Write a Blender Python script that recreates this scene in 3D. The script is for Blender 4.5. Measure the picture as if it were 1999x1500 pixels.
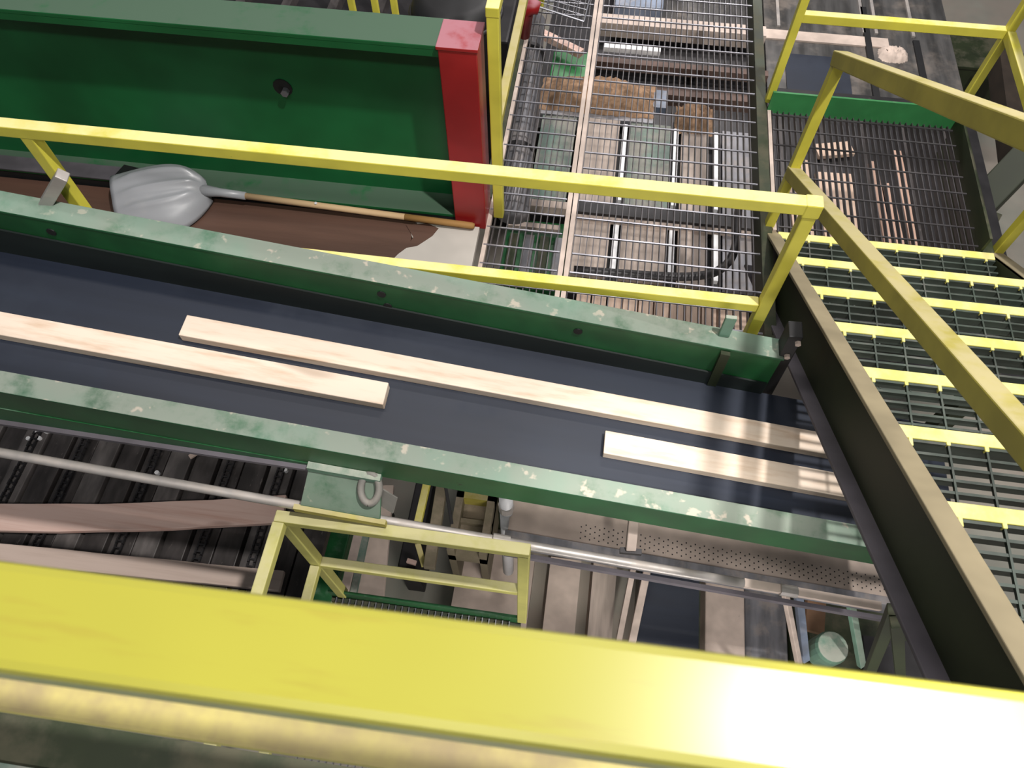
import bpy, bmesh, math, random
from mathutils import Vector, Matrix
random.seed(7)
scene = bpy.context.scene
for o in list(bpy.data.objects):
    bpy.data.objects.remove(o)
COL = scene.collection

# ------------------------------------------------------------------ camera
F_PX, CX, CY, CAM_H = 1450.0, 999.5, 750.0, 2.75
AX = Vector((19845, 2347, -1450)).normalized()          # world X in camera axes (right, down, forward)
AD = Vector((8, 827, 1450)); AD = (AD - AD.dot(AX) * AX).normalized()   # straight down
AZ = -AD
AY = AZ.cross(AX)
def cam2world(c):
    return Vector((AX.dot(c), AY.dot(c), AZ.dot(c)))
cam_data = bpy.data.cameras.new('camera')
cam = bpy.data.objects.new('camera', cam_data); COL.objects.link(cam)
rt, dn, fw = cam2world(Vector((1, 0, 0))), cam2world(Vector((0, 1, 0))), cam2world(Vector((0, 0, 1)))
m = Matrix.Identity(4)
for i in range(3):
    m[i][0] = rt[i]; m[i][1] = -dn[i]; m[i][2] = -fw[i]
m[2][3] = CAM_H
cam.matrix_world = m
cam_data.sensor_fit = 'HORIZONTAL'; cam_data.sensor_width = 36.0
cam_data.lens = F_PX * 36.0 / 1999.0
cam_data.clip_start = 0.02; cam_data.clip_end = 60
cam_data.dof.use_dof = True; cam_data.dof.focus_distance = 3.2; cam_data.dof.aperture_fstop = 9.0
scene.camera = cam

# ------------------------------------------------------------------ world, lights, exposure
world = bpy.data.worlds.new('hall'); scene.world = world; world.use_nodes = True
bg = world.node_tree.nodes['Background']
bg.inputs[0].default_value = (0.80, 0.86, 0.95, 1); bg.inputs[1].default_value = 0.10
def area(name, loc, sx, sy, power, col, target=None):
    l = bpy.data.lights.new(name, 'AREA'); l.shape = 'RECTANGLE'; l.size = sx; l.size_y = sy
    l.energy = power; l.color = col
    o = bpy.data.objects.new(name, l); COL.objects.link(o); o.location = loc
    if target is not None:
        o.rotation_euler = (Vector(target) - Vector(loc)).to_track_quat('-Z', 'Y').to_euler()
    return o
area('hall_tube_light', (-2.2, 2.9, 6.2), 2.4, 0.35, 70, (1.0, 0.95, 0.93))
area('hall_tube_light', (2.4, 2.4, 6.2), 2.4, 0.35, 50, (1.0, 0.95, 0.93))
area('hall_tube_light', (0.2, -2.2, 6.2), 3.0, 0.5, 205, (1.0, 0.96, 0.92))
area('hall_tube_light', (1.0, 7.5, 6.2), 3.0, 0.5, 260, (1.0, 0.95, 0.93))
area('lower_fill_light', (0.8, -0.7, -0.4), 1.2, 0.3, 42, (1.0, 0.94, 0.9), (0.3, 1.6, -2.8))  # added fill, unseen under the platform, lifts the dark lower zone
area('lower_fill_light', (0.6, 6.8, 1.2), 2.4, 0.3, 60, (1.0, 0.95, 0.93), (0.6, 4.0, -1.0))  # second added fill, unseen, brightens the machinery under the grating
sp = bpy.data.lights.new('work_lamp', 'SPOT'); sp.energy = 1650; sp.spot_size = math.radians(120); sp.spot_blend = 0.6
sp.shadow_soft_size = 0.10; sp.color = (1.0, 0.96, 0.92)
spo = bpy.data.objects.new('work_lamp', sp); COL.objects.link(spo); spo.location = (1.80, 0.6, 6.5)
spo.rotation_euler = (Vector((0.0, 1.6, 0.0)) - spo.location).to_track_quat('-Z', 'Y').to_euler()
sp2 = bpy.data.lights.new('rail_fill_spot', 'SPOT'); sp2.energy = 520; sp2.spot_size = math.radians(23); sp2.spot_blend = 1.0  # added spot with no fixture, brightens the near rail's right end
sp2.shadow_soft_size = 0.06; sp2.color = (1.0, 0.97, 0.9)
spo2 = bpy.data.objects.new('rail_fill_spot', sp2); COL.objects.link(spo2); spo2.location = (0.37, -0.35, 3.4)
spo2.rotation_euler = (Vector((0.365, 0.075, 2.3)) - spo2.location).to_track_quat('-Z', 'Y').to_euler()
vs = scene.view_settings
vs.view_transform = 'Standard'; vs.look = 'None'; vs.exposure = 0.0; vs.gamma = 1.0
vs.use_curve_mapping = False

# ------------------------------------------------------------------ helpers
def at(px, py, z):
    """world point at height z seen at a photograph pixel"""
    d = cam2world(Vector(((px - CX) / F_PX, (py - CY) / F_PX, 1.0)))
    t = (z - CAM_H) / d.z
    return Vector((0, 0, CAM_H)) + t * d

def tag(o, label=None, cat=None, group=None, kind=None):
    if label: o['label'] = label
    if cat: o['category'] = cat
    if group: o['group'] = group
    if kind: o['kind'] = kind
    return o

def thing(name, label, cat, loc=(0, 0, 0), group=None):
    o = bpy.data.objects.new(name, None); COL.objects.link(o); o.location = loc
    o.empty_display_size = 0.1
    return tag(o, label, cat, group)

def obj(name, bm, mat, parent=None, bevel=0.0, smooth=False, kind=None):
    """links the bmesh (built in world space) as one mesh object, origin at its base centre"""
    me = bpy.data.meshes.new(name)
    bmesh.ops.recalc_face_normals(bm, faces=bm.faces)
    vs_ = [v.co for v in bm.verts]
    c = Vector(((min(v.x for v in vs_) + max(v.x for v in vs_)) / 2, (min(v.y for v in vs_) + max(v.y for v in vs_)) / 2, min(v.z for v in vs_)))
    bmesh.ops.translate(bm, verts=bm.verts, vec=-c)
    bm.to_mesh(me); bm.free()
    if smooth:
        for p in me.polygons: p.use_smooth = True
    me.materials.append(mat)
    o = bpy.data.objects.new(name, me); COL.objects.link(o)
    o.location = c
    if parent is not None:
        o.parent = parent
        off = Vector((0, 0, 0)); q = parent
        while q is not None:
            off += q.location; q = q.parent
        o.location = c - off
    if bevel > 0:
        b = o.modifiers.new('bevel', 'BEVEL'); b.width = bevel; b.segments = 2; b.limit_method = 'ANGLE'
    if kind: o['kind'] = kind
    return o

def B():
    return bmesh.new()

def hexa(bm, pts):
    v = [bm.verts.new(p) for p in pts]
    for f in ((0, 3, 2, 1), (4, 5, 6, 7), (0, 1, 5, 4), (1, 2, 6, 5), (2, 3, 7, 6), (3, 0, 4, 7)):
        bm.faces.new([v[i] for i in f])
    return bm

def box(bm, x0, x1, y0, y1, z0, z1, s=0.0):
    """axis box; s shears z with x (an inclined member): z += s*x"""
    P = lambda x, y, z: (x, y, z + s * x)
    return hexa(bm, [P(x0, y0, z0), P(x1, y0, z0), P(x1, y1, z0), P(x0, y1, z0), P(x0, y0, z1), P(x1, y0, z1), P(x1, y1, z1), P(x0, y1, z1)])

def boxy(bm, x0, x1, y0, y1, z0, z1, s):
    """box sheared along y: z += s*y"""
    P = lambda x, y, z: (x, y, z + s * y)
    return hexa(bm, [P(x0, y0, z0), P(x1, y0, z0), P(x1, y1, z0), P(x0, y1, z0), P(x0, y0, z1), P(x1, y0, z1), P(x1, y1, z1), P(x0, y1, z1)])

def beam(bm, a, b, w, h, up=(0, 0, 1)):
    """rectangular bar from a to b, w wide, h along up"""
    a, b, up = Vector(a), Vector(b), Vector(up)
    d = (b - a).normalized()
    sd = d.cross(up)
    if sd.length < 1e-4: sd = d.cross(Vector((0, 1, 0)))
    sd.normalize(); u = sd.cross(d).normalized()
    r = []
    for q in (a, b):
        for i, j in ((-1, -1), (1, -1), (1, 1), (-1, 1)):
            r.append(q + sd * (w / 2 * i) + u * (h / 2 * j))
    return hexa(bm, r)

def tube(bm, pts, rad, seg=10, caps=True):
    pts = [Vector(p) for p in pts]
    rings = []
    up = Vector((0.13, 0.27, 0.95))
    for i, p in enumerate(pts):
        d = (pts[min(i + 1, len(pts) - 1)] - pts[max(i - 1, 0)]).normalized()
        s = d.cross(up); s = s.normalized() if s.length > 1e-3 else Vector((1, 0, 0))
        u = s.cross(d)
        r = rad[i] if isinstance(rad, (list, tuple)) else rad
        rings.append([bm.verts.new(p + s * (r * math.cos(2 * math.pi * k / seg)) + u * (r * math.sin(2 * math.pi * k / seg))) for k in range(seg)])
    for i in range(len(rings) - 1):
        for k in range(seg):
            bm.faces.new((rings[i][k], rings[i][(k + 1) % seg], rings[i + 1][(k + 1) % seg], rings[i + 1][k]))
    if caps:
        bm.faces.new(rings[0][::-1]); bm.faces.new(rings[-1])
    return bm

def arc(c, r, a0, a1, n, u, v):
    c, u, v = Vector(c), Vector(u), Vector(v)
    return [c + u * (r * math.cos(a0 + (a1 - a0) * i / n)) + v * (r * math.sin(a0 + (a1 - a0) * i / n)) for i in range(n + 1)]

# ------------------------------------------------------------------ materials
def newmat(name):
    m_ = bpy.data.materials.new(name); m_.use_nodes = True
    nt = m_.node_tree
    return m_, nt, nt.nodes['Principled BSDF']

def _n(nt, t, **kw):
    n = nt.nodes.new(t)
    for k, v in kw.items(): setattr(n, k, v)
    return n

def _noise(nt, coord, scale, detail=4, rough=0.6):
    n = _n(nt, 'ShaderNodeTexNoise'); n.inputs['Scale'].default_value = scale
    n.inputs['Detail'].default_value = detail; n.inputs['Roughness'].default_value = rough
    nt.links.new(coord, n.inputs['Vector']); return n.outputs['Fac']

def _ramp(nt, fac, a, b):
    n = _n(nt, 'ShaderNodeMapRange'); n.interpolation_type = 'SMOOTHSTEP'
    n.inputs['From Min'].default_value = a; n.inputs['From Max'].default_value = b
    nt.links.new(fac, n.inputs['Value']); return n.outputs['Result']

def _mul(nt, a, b, op='MULTIPLY'):
    n = _n(nt, 'ShaderNodeMath', operation=op)
    for i, v in enumerate((a, b)):
        if isinstance(v, (int, float)): n.inputs[i].default_value = v
        else: nt.links.new(v, n.inputs[i])
    return n.outputs[0]

def _mix(nt, fac, a, b):
    n = _n(nt, 'ShaderNodeMix', data_type='RGBA')
    if isinstance(fac, (int, float)): n.inputs[0].default_value = fac
    else: nt.links.new(fac, n.inputs[0])
    for i, v in ((6, a), (7, b)):
        if isinstance(v, (tuple, list)): n.inputs[i].default_value = (*v[:3], 1)
        else: nt.links.new(v, n.inputs[i])
    return n.outputs[2]

def paint(name, col, rough=0.45, dust=0.0, dustcol=(0.46, 0.40, 0.35), wear=0.0, wearcol=(0.12, 0.08, 0.05), var=0.25,
          scale=9, stretch=(1, 1, 1), metal=0.0, dustscale=7, bump=0.0, spec=0.5, streak=0.0, chips=0):
    m_, nt, bs = newmat(name)
    g = _n(nt, 'ShaderNodeNewGeometry')
    mp = _n(nt, 'ShaderNodeMapping'); mp.inputs['Scale'].default_value = stretch
    nt.links.new(g.outputs['Position'], mp.inputs['Vector'])
    pos = mp.outputs['Vector']
    c = _mix(nt, _ramp(nt, _noise(nt, pos, scale * 0.6, 3), 0.3, 0.75), tuple(x * (1 - var) for x in col), tuple(min(1, x * (1 + var * 0.6)) for x in col))
    if wear > 0:
        w = _ramp(nt, _noise(nt, pos, scale * 2.3, 6, 0.7), 0.72 - 0.2 * wear, 0.80 - 0.2 * wear)
        c = _mix(nt, w, c, wearcol)
    if streak > 0:
        mp2 = _n(nt, 'ShaderNodeMapping'); mp2.inputs['Scale'].default_value = (11, 90, 20)
        nt.links.new(g.outputs['Position'], mp2.inputs['Vector'])
        w = _ramp(nt, _noise(nt, mp2.outputs['Vector'], 0.9, 3), 0.56, 0.76)
        c = _mix(nt, _mul(nt, w, streak), c, wearcol)
    r_out = None
    if dust > 0:
        sx = _n(nt, 'ShaderNodeSeparateXYZ'); nt.links.new(g.outputs['Normal'], sx.inputs[0])
        up = _ramp(nt, sx.outputs['Z'], 0.35, 0.9)
        d = _ramp(nt, _noise(nt, g.outputs['Position'], dustscale, 5, 0.65), 0.62 - 0.45 * dust, 0.85 - 0.35 * dust)
        d = _mul(nt, _mul(nt, up, d), min(1.0, 0.35 + 0.6 * dust))
        c = _mix(nt, d, c, dustcol)
        if chips:
            k = _mul(nt, _ramp(nt, _noise(nt, g.outputs['Position'], 16, 3), 0.60, 0.68), up)
            c = _mix(nt, _mul(nt, k, 0.8), c, (0.46, 0.40, 0.33))
            k = _mul(nt, _ramp(nt, _noise(nt, g.outputs['Position'], 2.2, 3), 0.45, 0.7), up)
            c = _mix(nt, _mul(nt, k, 0.55), c, (0.14, 0.27, 0.20))
        r_out = _mul(nt, _mul(nt, d, 0.45), rough, 'ADD')
    nt.links.new(c, bs.inputs['Base Color'])
    if r_out is not None: nt.links.new(r_out, bs.inputs['Roughness'])
    else: bs.inputs['Roughness'].default_value = rough
    bs.inputs['Metallic'].default_value = metal
    bs.inputs['Specular IOR Level'].default_value = spec
    if bump > 0:
        b = _n(nt, 'ShaderNodeBump'); b.inputs['Strength'].default_value = bump; b.inputs['Distance'].default_value = 0.004
        nt.links.new(_noise(nt, pos, scale * 4, 4), b.inputs['Height']); nt.links.new(b.outputs[0], bs.inputs['Normal'])
    return m_

def wood(name, col, dark, axis=0, rough=0.75, knots=True):
    m_, nt, bs = newmat(name)
    tc = _n(nt, 'ShaderNodeTexCoord'); mp = _n(nt, 'ShaderNodeMapping')
    sc = [28, 28, 28]; sc[axis] = 1.2
    mp.inputs['Scale'].default_value = sc
    nt.links.new(tc.outputs['Object'], mp.inputs['Vector'])
    c = _mix(nt, _ramp(nt, _noise(nt, mp.outputs['Vector'], 1.0, 4), 0.42, 0.8), col, dark)
    mp2 = _n(nt, 'ShaderNodeMapping'); s2 = [9, 9, 9]; s2[axis] = 2.5
    mp2.inputs['Scale'].default_value = s2; nt.links.new(tc.outputs['Object'], mp2.inputs['Vector'])
    if knots:
        k = _ramp(nt, _noise(nt, mp2.outputs['Vector'], 1.0, 1), 0.66, 0.78)
        c = _mix(nt, _mul(nt, k, 0.6), c, tuple(x * 0.6 for x in dark))
    nt.links.new(c, bs.inputs['Base Color']); bs.inputs['Roughness'].default_value = rough
    return m_

DUST = (0.47, 0.40, 0.35)
M = {}
M['yellow'] = paint('yellow_paint', (0.64, 0.58, 0.070), 0.40, dust=0.75, dustcol=(0.72, 0.65, 0.32), wear=0.10, wearcol=(0.20, 0.16, 0.06), var=0.12, dustscale=5)
M['yellow_worn'] = paint('worn_yellow_paint', (0.40, 0.345, 0.06), 0.55, dust=0.8, dustcol=(0.46, 0.40, 0.22), wear=0.2, wearcol=(0.16, 0.10, 0.04), var=0.2)
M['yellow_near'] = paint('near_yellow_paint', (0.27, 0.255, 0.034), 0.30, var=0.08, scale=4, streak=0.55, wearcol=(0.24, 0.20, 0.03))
M['yellow_dirty'] = paint('dirty_yellow_paint', (0.42, 0.36, 0.11), 0.6, var=0.25, scale=4, dust=0.62, dustcol=(0.19, 0.14, 0.105), dustscale=4.0)
M['nosing'] = paint('nosing_yellow', (0.74, 0.68, 0.17), 0.5, dust=0.6, dustcol=(0.72, 0.66, 0.36), wear=0.15, wearcol=(0.3, 0.25, 0.1), var=0.1, scale=14)
M['green'] = paint('green_paint', (0.012, 0.105, 0.030), 0.4, dust=0.25, dustcol=(0.18, 0.26, 0.20), wear=0.12, wearcol=(0.006, 0.012, 0.008), var=0.35, scale=5)
M['green_bin'] = paint('deep_green_paint', (0.008, 0.120, 0.034), 0.42, dust=1.0, dustcol=(0.058, 0.105, 0.068), var=0.35, scale=2.2)
M['green_dusty'] = paint('dusty_green_paint', (0.016, 0.105, 0.040), 0.45, dust=0.9, dustcol=(0.235, 0.265, 0.225), wear=0.10, wearcol=(0.008, 0.015, 0.01), var=0.3, scale=6, dustscale=7, chips=1)
M['green_dark'] = paint('dark_olive_paint', (0.020, 0.030, 0.009), 0.6, dust=0.5, dustcol=(0.10, 0.09, 0.06), var=0.3, scale=6)
M['green_bright'] = paint('bright_green_paint', (0.035, 0.20, 0.062), 0.4, dust=0.3, dustcol=(0.2, 0.3, 0.2), var=0.2)
M['green_pale'] = paint('pale_green_paint', (0.14, 0.26, 0.19), 0.5, dust=0.8, dustcol=(0.42, 0.42, 0.36), var=0.25, wear=0.15, wearcol=(0.45, 0.38, 0.3))
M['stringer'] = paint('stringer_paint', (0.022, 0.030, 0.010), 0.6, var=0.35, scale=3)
M['flange_dust'] = paint('sawdust_coated_flange', (0.30, 0.25, 0.155), 0.7, var=0.25, scale=6, wear=0.25, wearcol=(0.34, 0.26, 0.20))
M['lilac'] = paint('dust_grey_steel', (0.105, 0.095, 0.110), 0.75, var=0.3, scale=7)
M['red'] = paint('red_paint', (0.30, 0.012, 0.014), 0.36, dust=1.0, dustcol=(0.36, 0.15, 0.18), var=0.2, scale=4, wear=0.05, wearcol=(0.35, 0.2, 0.2))
M['belt'] = paint('dark_rubber_belt', (0.011, 0.016, 0.030), 0.5, dust=0.35, dustcol=(0.022, 0.030, 0.048), var=0.2, scale=2, stretch=(0.5, 6, 1), dustscale=1.5)
M['black'] = paint('black_rubber', (0.008, 0.008, 0.009), 0.6, var=0.3)
M['wood'] = wood('fresh_pine', (0.72, 0.60, 0.49), (0.56, 0.40, 0.28))
M['wood_pink'] = wood('pinkish_pine', (0.72, 0.52, 0.45), (0.58, 0.34, 0.27))
M['wood_grey'] = wood('greyed_pine', (0.62, 0.49, 0.42), (0.48, 0.36, 0.30), knots=False)
M['wood_y'] = wood('pine_running_away', (0.62, 0.46, 0.36), (0.45, 0.28, 0.18), axis=1, knots=False)
M['ply'] = paint('brown_painted_plywood', (0.090, 0.047, 0.033), 0.5, var=0.25, scale=3, stretch=(0.4, 5, 1), wear=0.0, bump=0.15)
M['ply_bare'] = paint('bare_pale_plywood', (0.46, 0.43, 0.39), 0.75, var=0.15, scale=4, wear=0.08, wearcol=(0.3, 0.24, 0.18))
M['plastic'] = paint('grey_plastic', (0.30, 0.31, 0.33), 0.35, var=0.1, scale=4, dust=0.2, dustcol=(0.36, 0.35, 0.34))
M['handle'] = wood('pale_handle_wood', (0.52, 0.36, 0.20), (0.40, 0.24, 0.12), knots=False)
M['handle_dark'] = wood('stained_handle_wood', (0.32, 0.17, 0.05), (0.22, 0.11, 0.03), knots=False)
M['steel'] = paint('bare_grating_steel', (0.27, 0.27, 0.30), 0.35, metal=0.75, var=0.3, scale=6)
M['steel_dull'] = paint('dull_grating_steel', (0.085, 0.08, 0.085), 0.45, metal=0.5, var=0.35, scale=7)
M['steel_dark'] = paint('dark_steel', (0.030, 0.028, 0.030), 0.5, metal=0.3, var=0.4, scale=6, wear=0.2, wearcol=(0.07, 0.06, 0.055))
M['glint_steel'] = paint('white_glint_steel', (0.95, 0.95, 0.96), 0.3, metal=0.0, var=0.05)  # lamp reflections on the steel painted in as a plain white base
M['pipe'] = paint('galvanised_pipe', (0.44, 0.41, 0.39), 0.4, metal=0.4, dust=0.5, dustcol=(0.48, 0.42, 0.37), var=0.2, scale=12)
M['dusty_steel'] = paint('sawdust_strip_steel', (0.55, 0.45, 0.39), 0.7, var=0.25, scale=10, wear=0.2, wearcol=(0.25, 0.2, 0.18))
M['sawdust'] = paint('sawdust', (0.36, 0.23, 0.145), 0.95, var=0.4, scale=30, bump=0.8, spec=0.1)
M['floor'] = paint('dusty_concrete', (0.34, 0.335, 0.285), 0.85, dust=0.55, dustcol=(0.40, 0.33, 0.28), var=0.3, scale=1.6, dustscale=0.9, wear=0.12, wearcol=(0.12, 0.11, 0.1))
M['panel_green'] = paint('worn_green_plate', (0.10, 0.19, 0.15), 0.5, dust=0.6, dustcol=(0.42, 0.37, 0.33), var=0.4, scale=4, stretch=(3, 0.5, 1), dustscale=4)
M['panel_tan'] = paint('dusty_tan_plate', (0.52, 0.43, 0.37), 0.75, var=0.3, scale=5, stretch=(4, 0.6, 1), wear=0.25, wearcol=(0.18, 0.22, 0.18))
M['panel_grey'] = paint('scuffed_grey_plate', (0.22, 0.22, 0.24), 0.45, metal=0.3, var=0.35, scale=5, stretch=(4, 0.6, 1), dust=0.4, dustcol=(0.4, 0.34, 0.3))
M['dust_floor'] = paint('settled_sawdust', (0.60, 0.49, 0.42), 0.95, var=0.25, scale=6, wear=0.2, wearcol=(0.3, 0.26, 0.23), bump=0.4)
M['sheet'] = paint('shiny_sheet_steel', (0.17, 0.165, 0.16), 0.32, metal=0.6, var=0.5, scale=4, stretch=(4, 0.5, 1), dust=0.4, dustcol=(0.30, 0.25, 0.21), dustscale=3)
M['olive'] = paint('olive_drab_paint', (0.20, 0.17, 0.11), 0.6, var=0.25, scale=5, dust=0.5, dustcol=(0.36, 0.29, 0.22))
M['white'] = paint('white_pipe', (0.62, 0.62, 0.64), 0.4, var=0.12)
M['orange'] = paint('orange_dusty_timber', (0.42, 0.24, 0.14), 0.8, var=0.25)
M['blue_grey'] = paint('blue_grey_paint', (0.20, 0.24, 0.32), 0.5, var=0.3, dust=0.4)
M['slat'] = paint('worn_dark_slat', (0.075, 0.066, 0.064), 0.45, metal=0.2, var=0.5, scale=9, stretch=(2, 0.6, 1), wear=0.5, wearcol=(0.17, 0.15, 0.14))
M['rust'] = paint('dark_rust', (0.035, 0.024, 0.016), 0.7, var=0.3)
M['old_pipe'] = paint('dusty_grey_iron', (0.22, 0.21, 0.19), 0.6, var=0.25, dust=0.4, dustcol=(0.33, 0.29, 0.25))
M['beam_brown'] = paint('dark_brown_beam', (0.12, 0.075, 0.06), 0.7, var=0.35, scale=8)
M['wood_red'] = wood('reddish_pine', (0.52, 0.34, 0.26), (0.38, 0.22, 0.15), axis=1, knots=False)
M['slat_light'] = paint('scuffed_pale_slat', (0.15, 0.135, 0.13), 0.5, var=0.5, scale=9, stretch=(2, 0.6, 1), wear=0.4, wearcol=(0.06, 0.055, 0.055))
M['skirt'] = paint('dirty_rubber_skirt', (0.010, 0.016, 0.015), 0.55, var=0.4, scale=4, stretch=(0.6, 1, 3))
M['yellow_pale'] = paint('faded_yellow_paint', (0.42, 0.40, 0.11), 0.5, dust=0.8, dustcol=(0.50, 0.46, 0.25), wear=0.15, wearcol=(0.3, 0.26, 0.15), var=0.15)
M['tread'] = paint('tread_grating_paint', (0.055, 0.075, 0.06), 0.5, var=0.5, scale=6, dust=0.4, dustcol=(0.13, 0.12, 0.11))

# ------------------------------------------------------------------ setting
floor = obj('floor', box(B(), -9, 9, -4, 14, -3.1, -3.0), M['floor'])
tag(floor, 'dusty concrete floor of the mill far below', 'floor', kind='structure')

# ------------------------------------------------------------------ near guard rail (under the camera)
gr = thing('guardrail', 'close-up thick yellow guardrail crossing the bottom of the view', 'guardrail', (0, 0.06, 1.2))
rail_y = lambda x: 0.0615 + 0.013 * x
obj('top_rail', beam(B(), (-1.4, rail_y(-1.4), 2.27), (0.95, rail_y(0.95), 2.27), 0.063, 0.06), M['yellow_near'], gr, bevel=0.007)
obj('mid_rail', beam(B(), (-1.4, 0.043 + 0.006 * -1.4, 1.74), (0.95, 0.049, 1.74), 0.05, 0.05), M['yellow_dirty'], gr, bevel=0.006)
for x in (-1.38, 0.93):
    obj('post', box(B(), x - 0.03, x + 0.03, rail_y(x) - 0.03, rail_y(x) + 0.03, 1.2, 2.24), M['yellow_near'], gr, bevel=0.006)
pe = thing('platform_edge_beam', 'green edge beam of the platform right under the dirty midrail', 'beam', (0, -0.05, 1.0))
obj('web', box(B(), -1.6, 0.92, 0.0, 0.012, 0.98, 1.2), M['green'], pe)
obj('flange', box(B(), -1.6, 0.92, -0.10, 0.022, 1.19, 1.205), M['green_dark'], pe)
obj('lower_flange', box(B(), -1.6, 0.92, -0.08, 0.022, 0.965, 0.98), M['green_dusty'], pe)
pl = obj('platform_deck', box(B(), -1.6, 0.92, -1.2, -0.06, 1.205, 1.215), M['panel_green'])
tag(pl, 'green steel deck plate of the viewing platform below the camera', 'platform')

# ------------------------------------------------------------------ staircase
SL = -0.6
st = thing('staircase', 'steel staircase with yellow tread nosings climbing along the right edge', 'staircase', (1.42, 1.5, 0))
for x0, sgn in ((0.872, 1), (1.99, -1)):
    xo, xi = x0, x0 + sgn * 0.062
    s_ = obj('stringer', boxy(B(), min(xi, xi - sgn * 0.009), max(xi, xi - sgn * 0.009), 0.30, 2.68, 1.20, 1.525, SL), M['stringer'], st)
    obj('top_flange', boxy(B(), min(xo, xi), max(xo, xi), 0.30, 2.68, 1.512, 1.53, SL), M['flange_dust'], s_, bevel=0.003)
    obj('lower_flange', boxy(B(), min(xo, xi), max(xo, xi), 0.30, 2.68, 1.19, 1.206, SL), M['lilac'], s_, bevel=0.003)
NRUN, NRISE = 0.297, 0.175
def tread_bars(y0, z0):
    bm = B(); y = y0 - 0.045
    while y > y0 - 0.285:                    # bearing bars along X
        box(bm, 0.93, 1.925, y - 0.004, y + 0.004, z0 - 0.032, z0); y -= 0.036
    return bm
def tread_cross(y0, z0):
    bm = B()
    for k in range(10):
        x = 0.965 + k * 0.102
        box(bm, x - 0.003, x + 0.003, y0 - 0.26, y0 - 0.03, z0 - 0.008, z0 + 0.002)
    return bm
for i in range(7):
    y0, z0 = 2.56 - NRUN * i, NRISE * i
    t = obj('tread', tread_bars(y0, z0), M['tread'], st)
    obj('cross_bars', tread_cross(y0, z0), M['tread'], t, kind='stuff')
    bm = box(B(), 0.925, 1.925, y0 - 0.040, y0, z0 - 0.03, z0 + 0.004)
    for k in range(10):                    # painted drips where the nosing runs onto the cross bars
        x = 0.965 + k * 0.102; L = random.uniform(0.008, 0.024)
        box(bm, x - 0.006, x + 0.006, y0 - 0.040 - L, y0 - 0.036, z0 - 0.012, z0 + 0.0045)
    obj('nosing', bm, M['nosing'], t, bevel=0.003)
ul = thing('upper_landing', 'top landing plate of the staircase at the lower right corner', 'landing', (1.4, 0.2, 1.2))
obj('deck', box(B(), 0.93, 1.99, -1.2, 0.29, 1.2, 1.225), M['green_dusty'], ul)
obj('edge_plate', box(B(), 0.93, 1.99, 0.29, 0.30, 1.0, 1.225), M['green'], ul)

def hand(name, label, x, w=0.056):
    h = thing(name, label, 'handrail', (x, 2.6, -0.05), 'stair handrails')
    zt, zm = (lambda y: 2.475 + SL * y), (lambda y: 1.90 + SL * y)
    obj('top_rail', beam(B(), (x, 2.63, zt(2.63)), (x, 0.10, zt(0.10)), w, w), M['yellow_worn'], h, bevel=0.004)
    obj('mid_rail', beam(B(), (x, 2.60, zm(2.60)), (x, 0.10, zm(0.10)), w, w), M['yellow_worn'], h, bevel=0.004)
    obj('post', box(B(), x - 0.021, x + 0.021, 2.585, 2.627, -0.06, zt(2.6) - 0.02), M['yellow'], h, bevel=0.003)
    obj('post', box(B(), x - 0.021, x + 0.021, 0.12, 0.162, 1.40, zt(0.14) - 0.02), M['yellow'], h, bevel=0.003)
    return h
hand('stair_handrail', 'sloping yellow stair handrail on the conveyor side', 0.885)
hand('stair_handrail', 'sloping yellow stair handrail on the outer side, right edge', 1.965)

# ------------------------------------------------------------------ belt conveyor
S = -0.1335; Z0 = 0.523
cv = thing('belt_conveyor', 'green sided belt conveyor with dark rubber belt sloping across the middle', 'conveyor', (-0.4, 1.26, 0.1))
fs = obj('far_side_channel', box(B(), -3.2, 0.775, 1.555, 1.567, Z0 - 0.27, Z0 - 0.004, S), M['green'], cv)
obj('top_flange', box(B(), -3.2, 0.785, 1.553, 1.642, Z0 - 0.012, Z0, S), M['green_dusty'], fs, bevel=0.003)
obj('lower_flange', box(B(), -3.2, 0.775, 1.556, 1.63, Z0 - 0.275, Z0 - 0.262, S), M['green'], fs)
ns = obj('near_side_channel', box(B(), -3.2, 1.35, 0.887, 0.899, Z0 - 0.15, Z0 - 0.004, S), M['green'], cv)
obj('top_flange', box(B(), -3.2, 1.36, 0.885, 0.957, Z0 - 0.012, Z0, S), M['green_dusty'], ns, bevel=0.003)
zt_ = lambda x, d: Z0 + S * x - d
for nm, mt, y0, y1, dt, db in (('lower_skirt', 'green', 0.884, 0.8985, 0.0, 0.0), ('dusty_lip', 'lilac', 0.868, 0.8975, 1.0, 0.016)):
    bl_, br_ = 0.30, 0.155
    tl, tr = (bl_, br_) if dt else (0.14, 0.14)
    hexa_pts = [(-2.6, y0, zt_(-2.6, bl_ + db)), (-0.80, y0, zt_(-0.80, br_ + db)), (-0.80, y1, zt_(-0.80, br_ + db)), (-2.6, y1, zt_(-2.6, bl_ + db)),
                (-2.6, y0, zt_(-2.6, tl)), (-0.80, y0, zt_(-0.80, tr)), (-0.80, y1, zt_(-0.80, tr)), (-2.6, y1, zt_(-2.6, tl))]
    obj(nm, hexa(B(), hexa_pts), M[mt], ns)
obj('belt', box(B(), -3.2, 1.5, 0.985, 1.552, Z0 - 0.262, Z0 - 0.254, S), M['belt'], cv)
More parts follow.
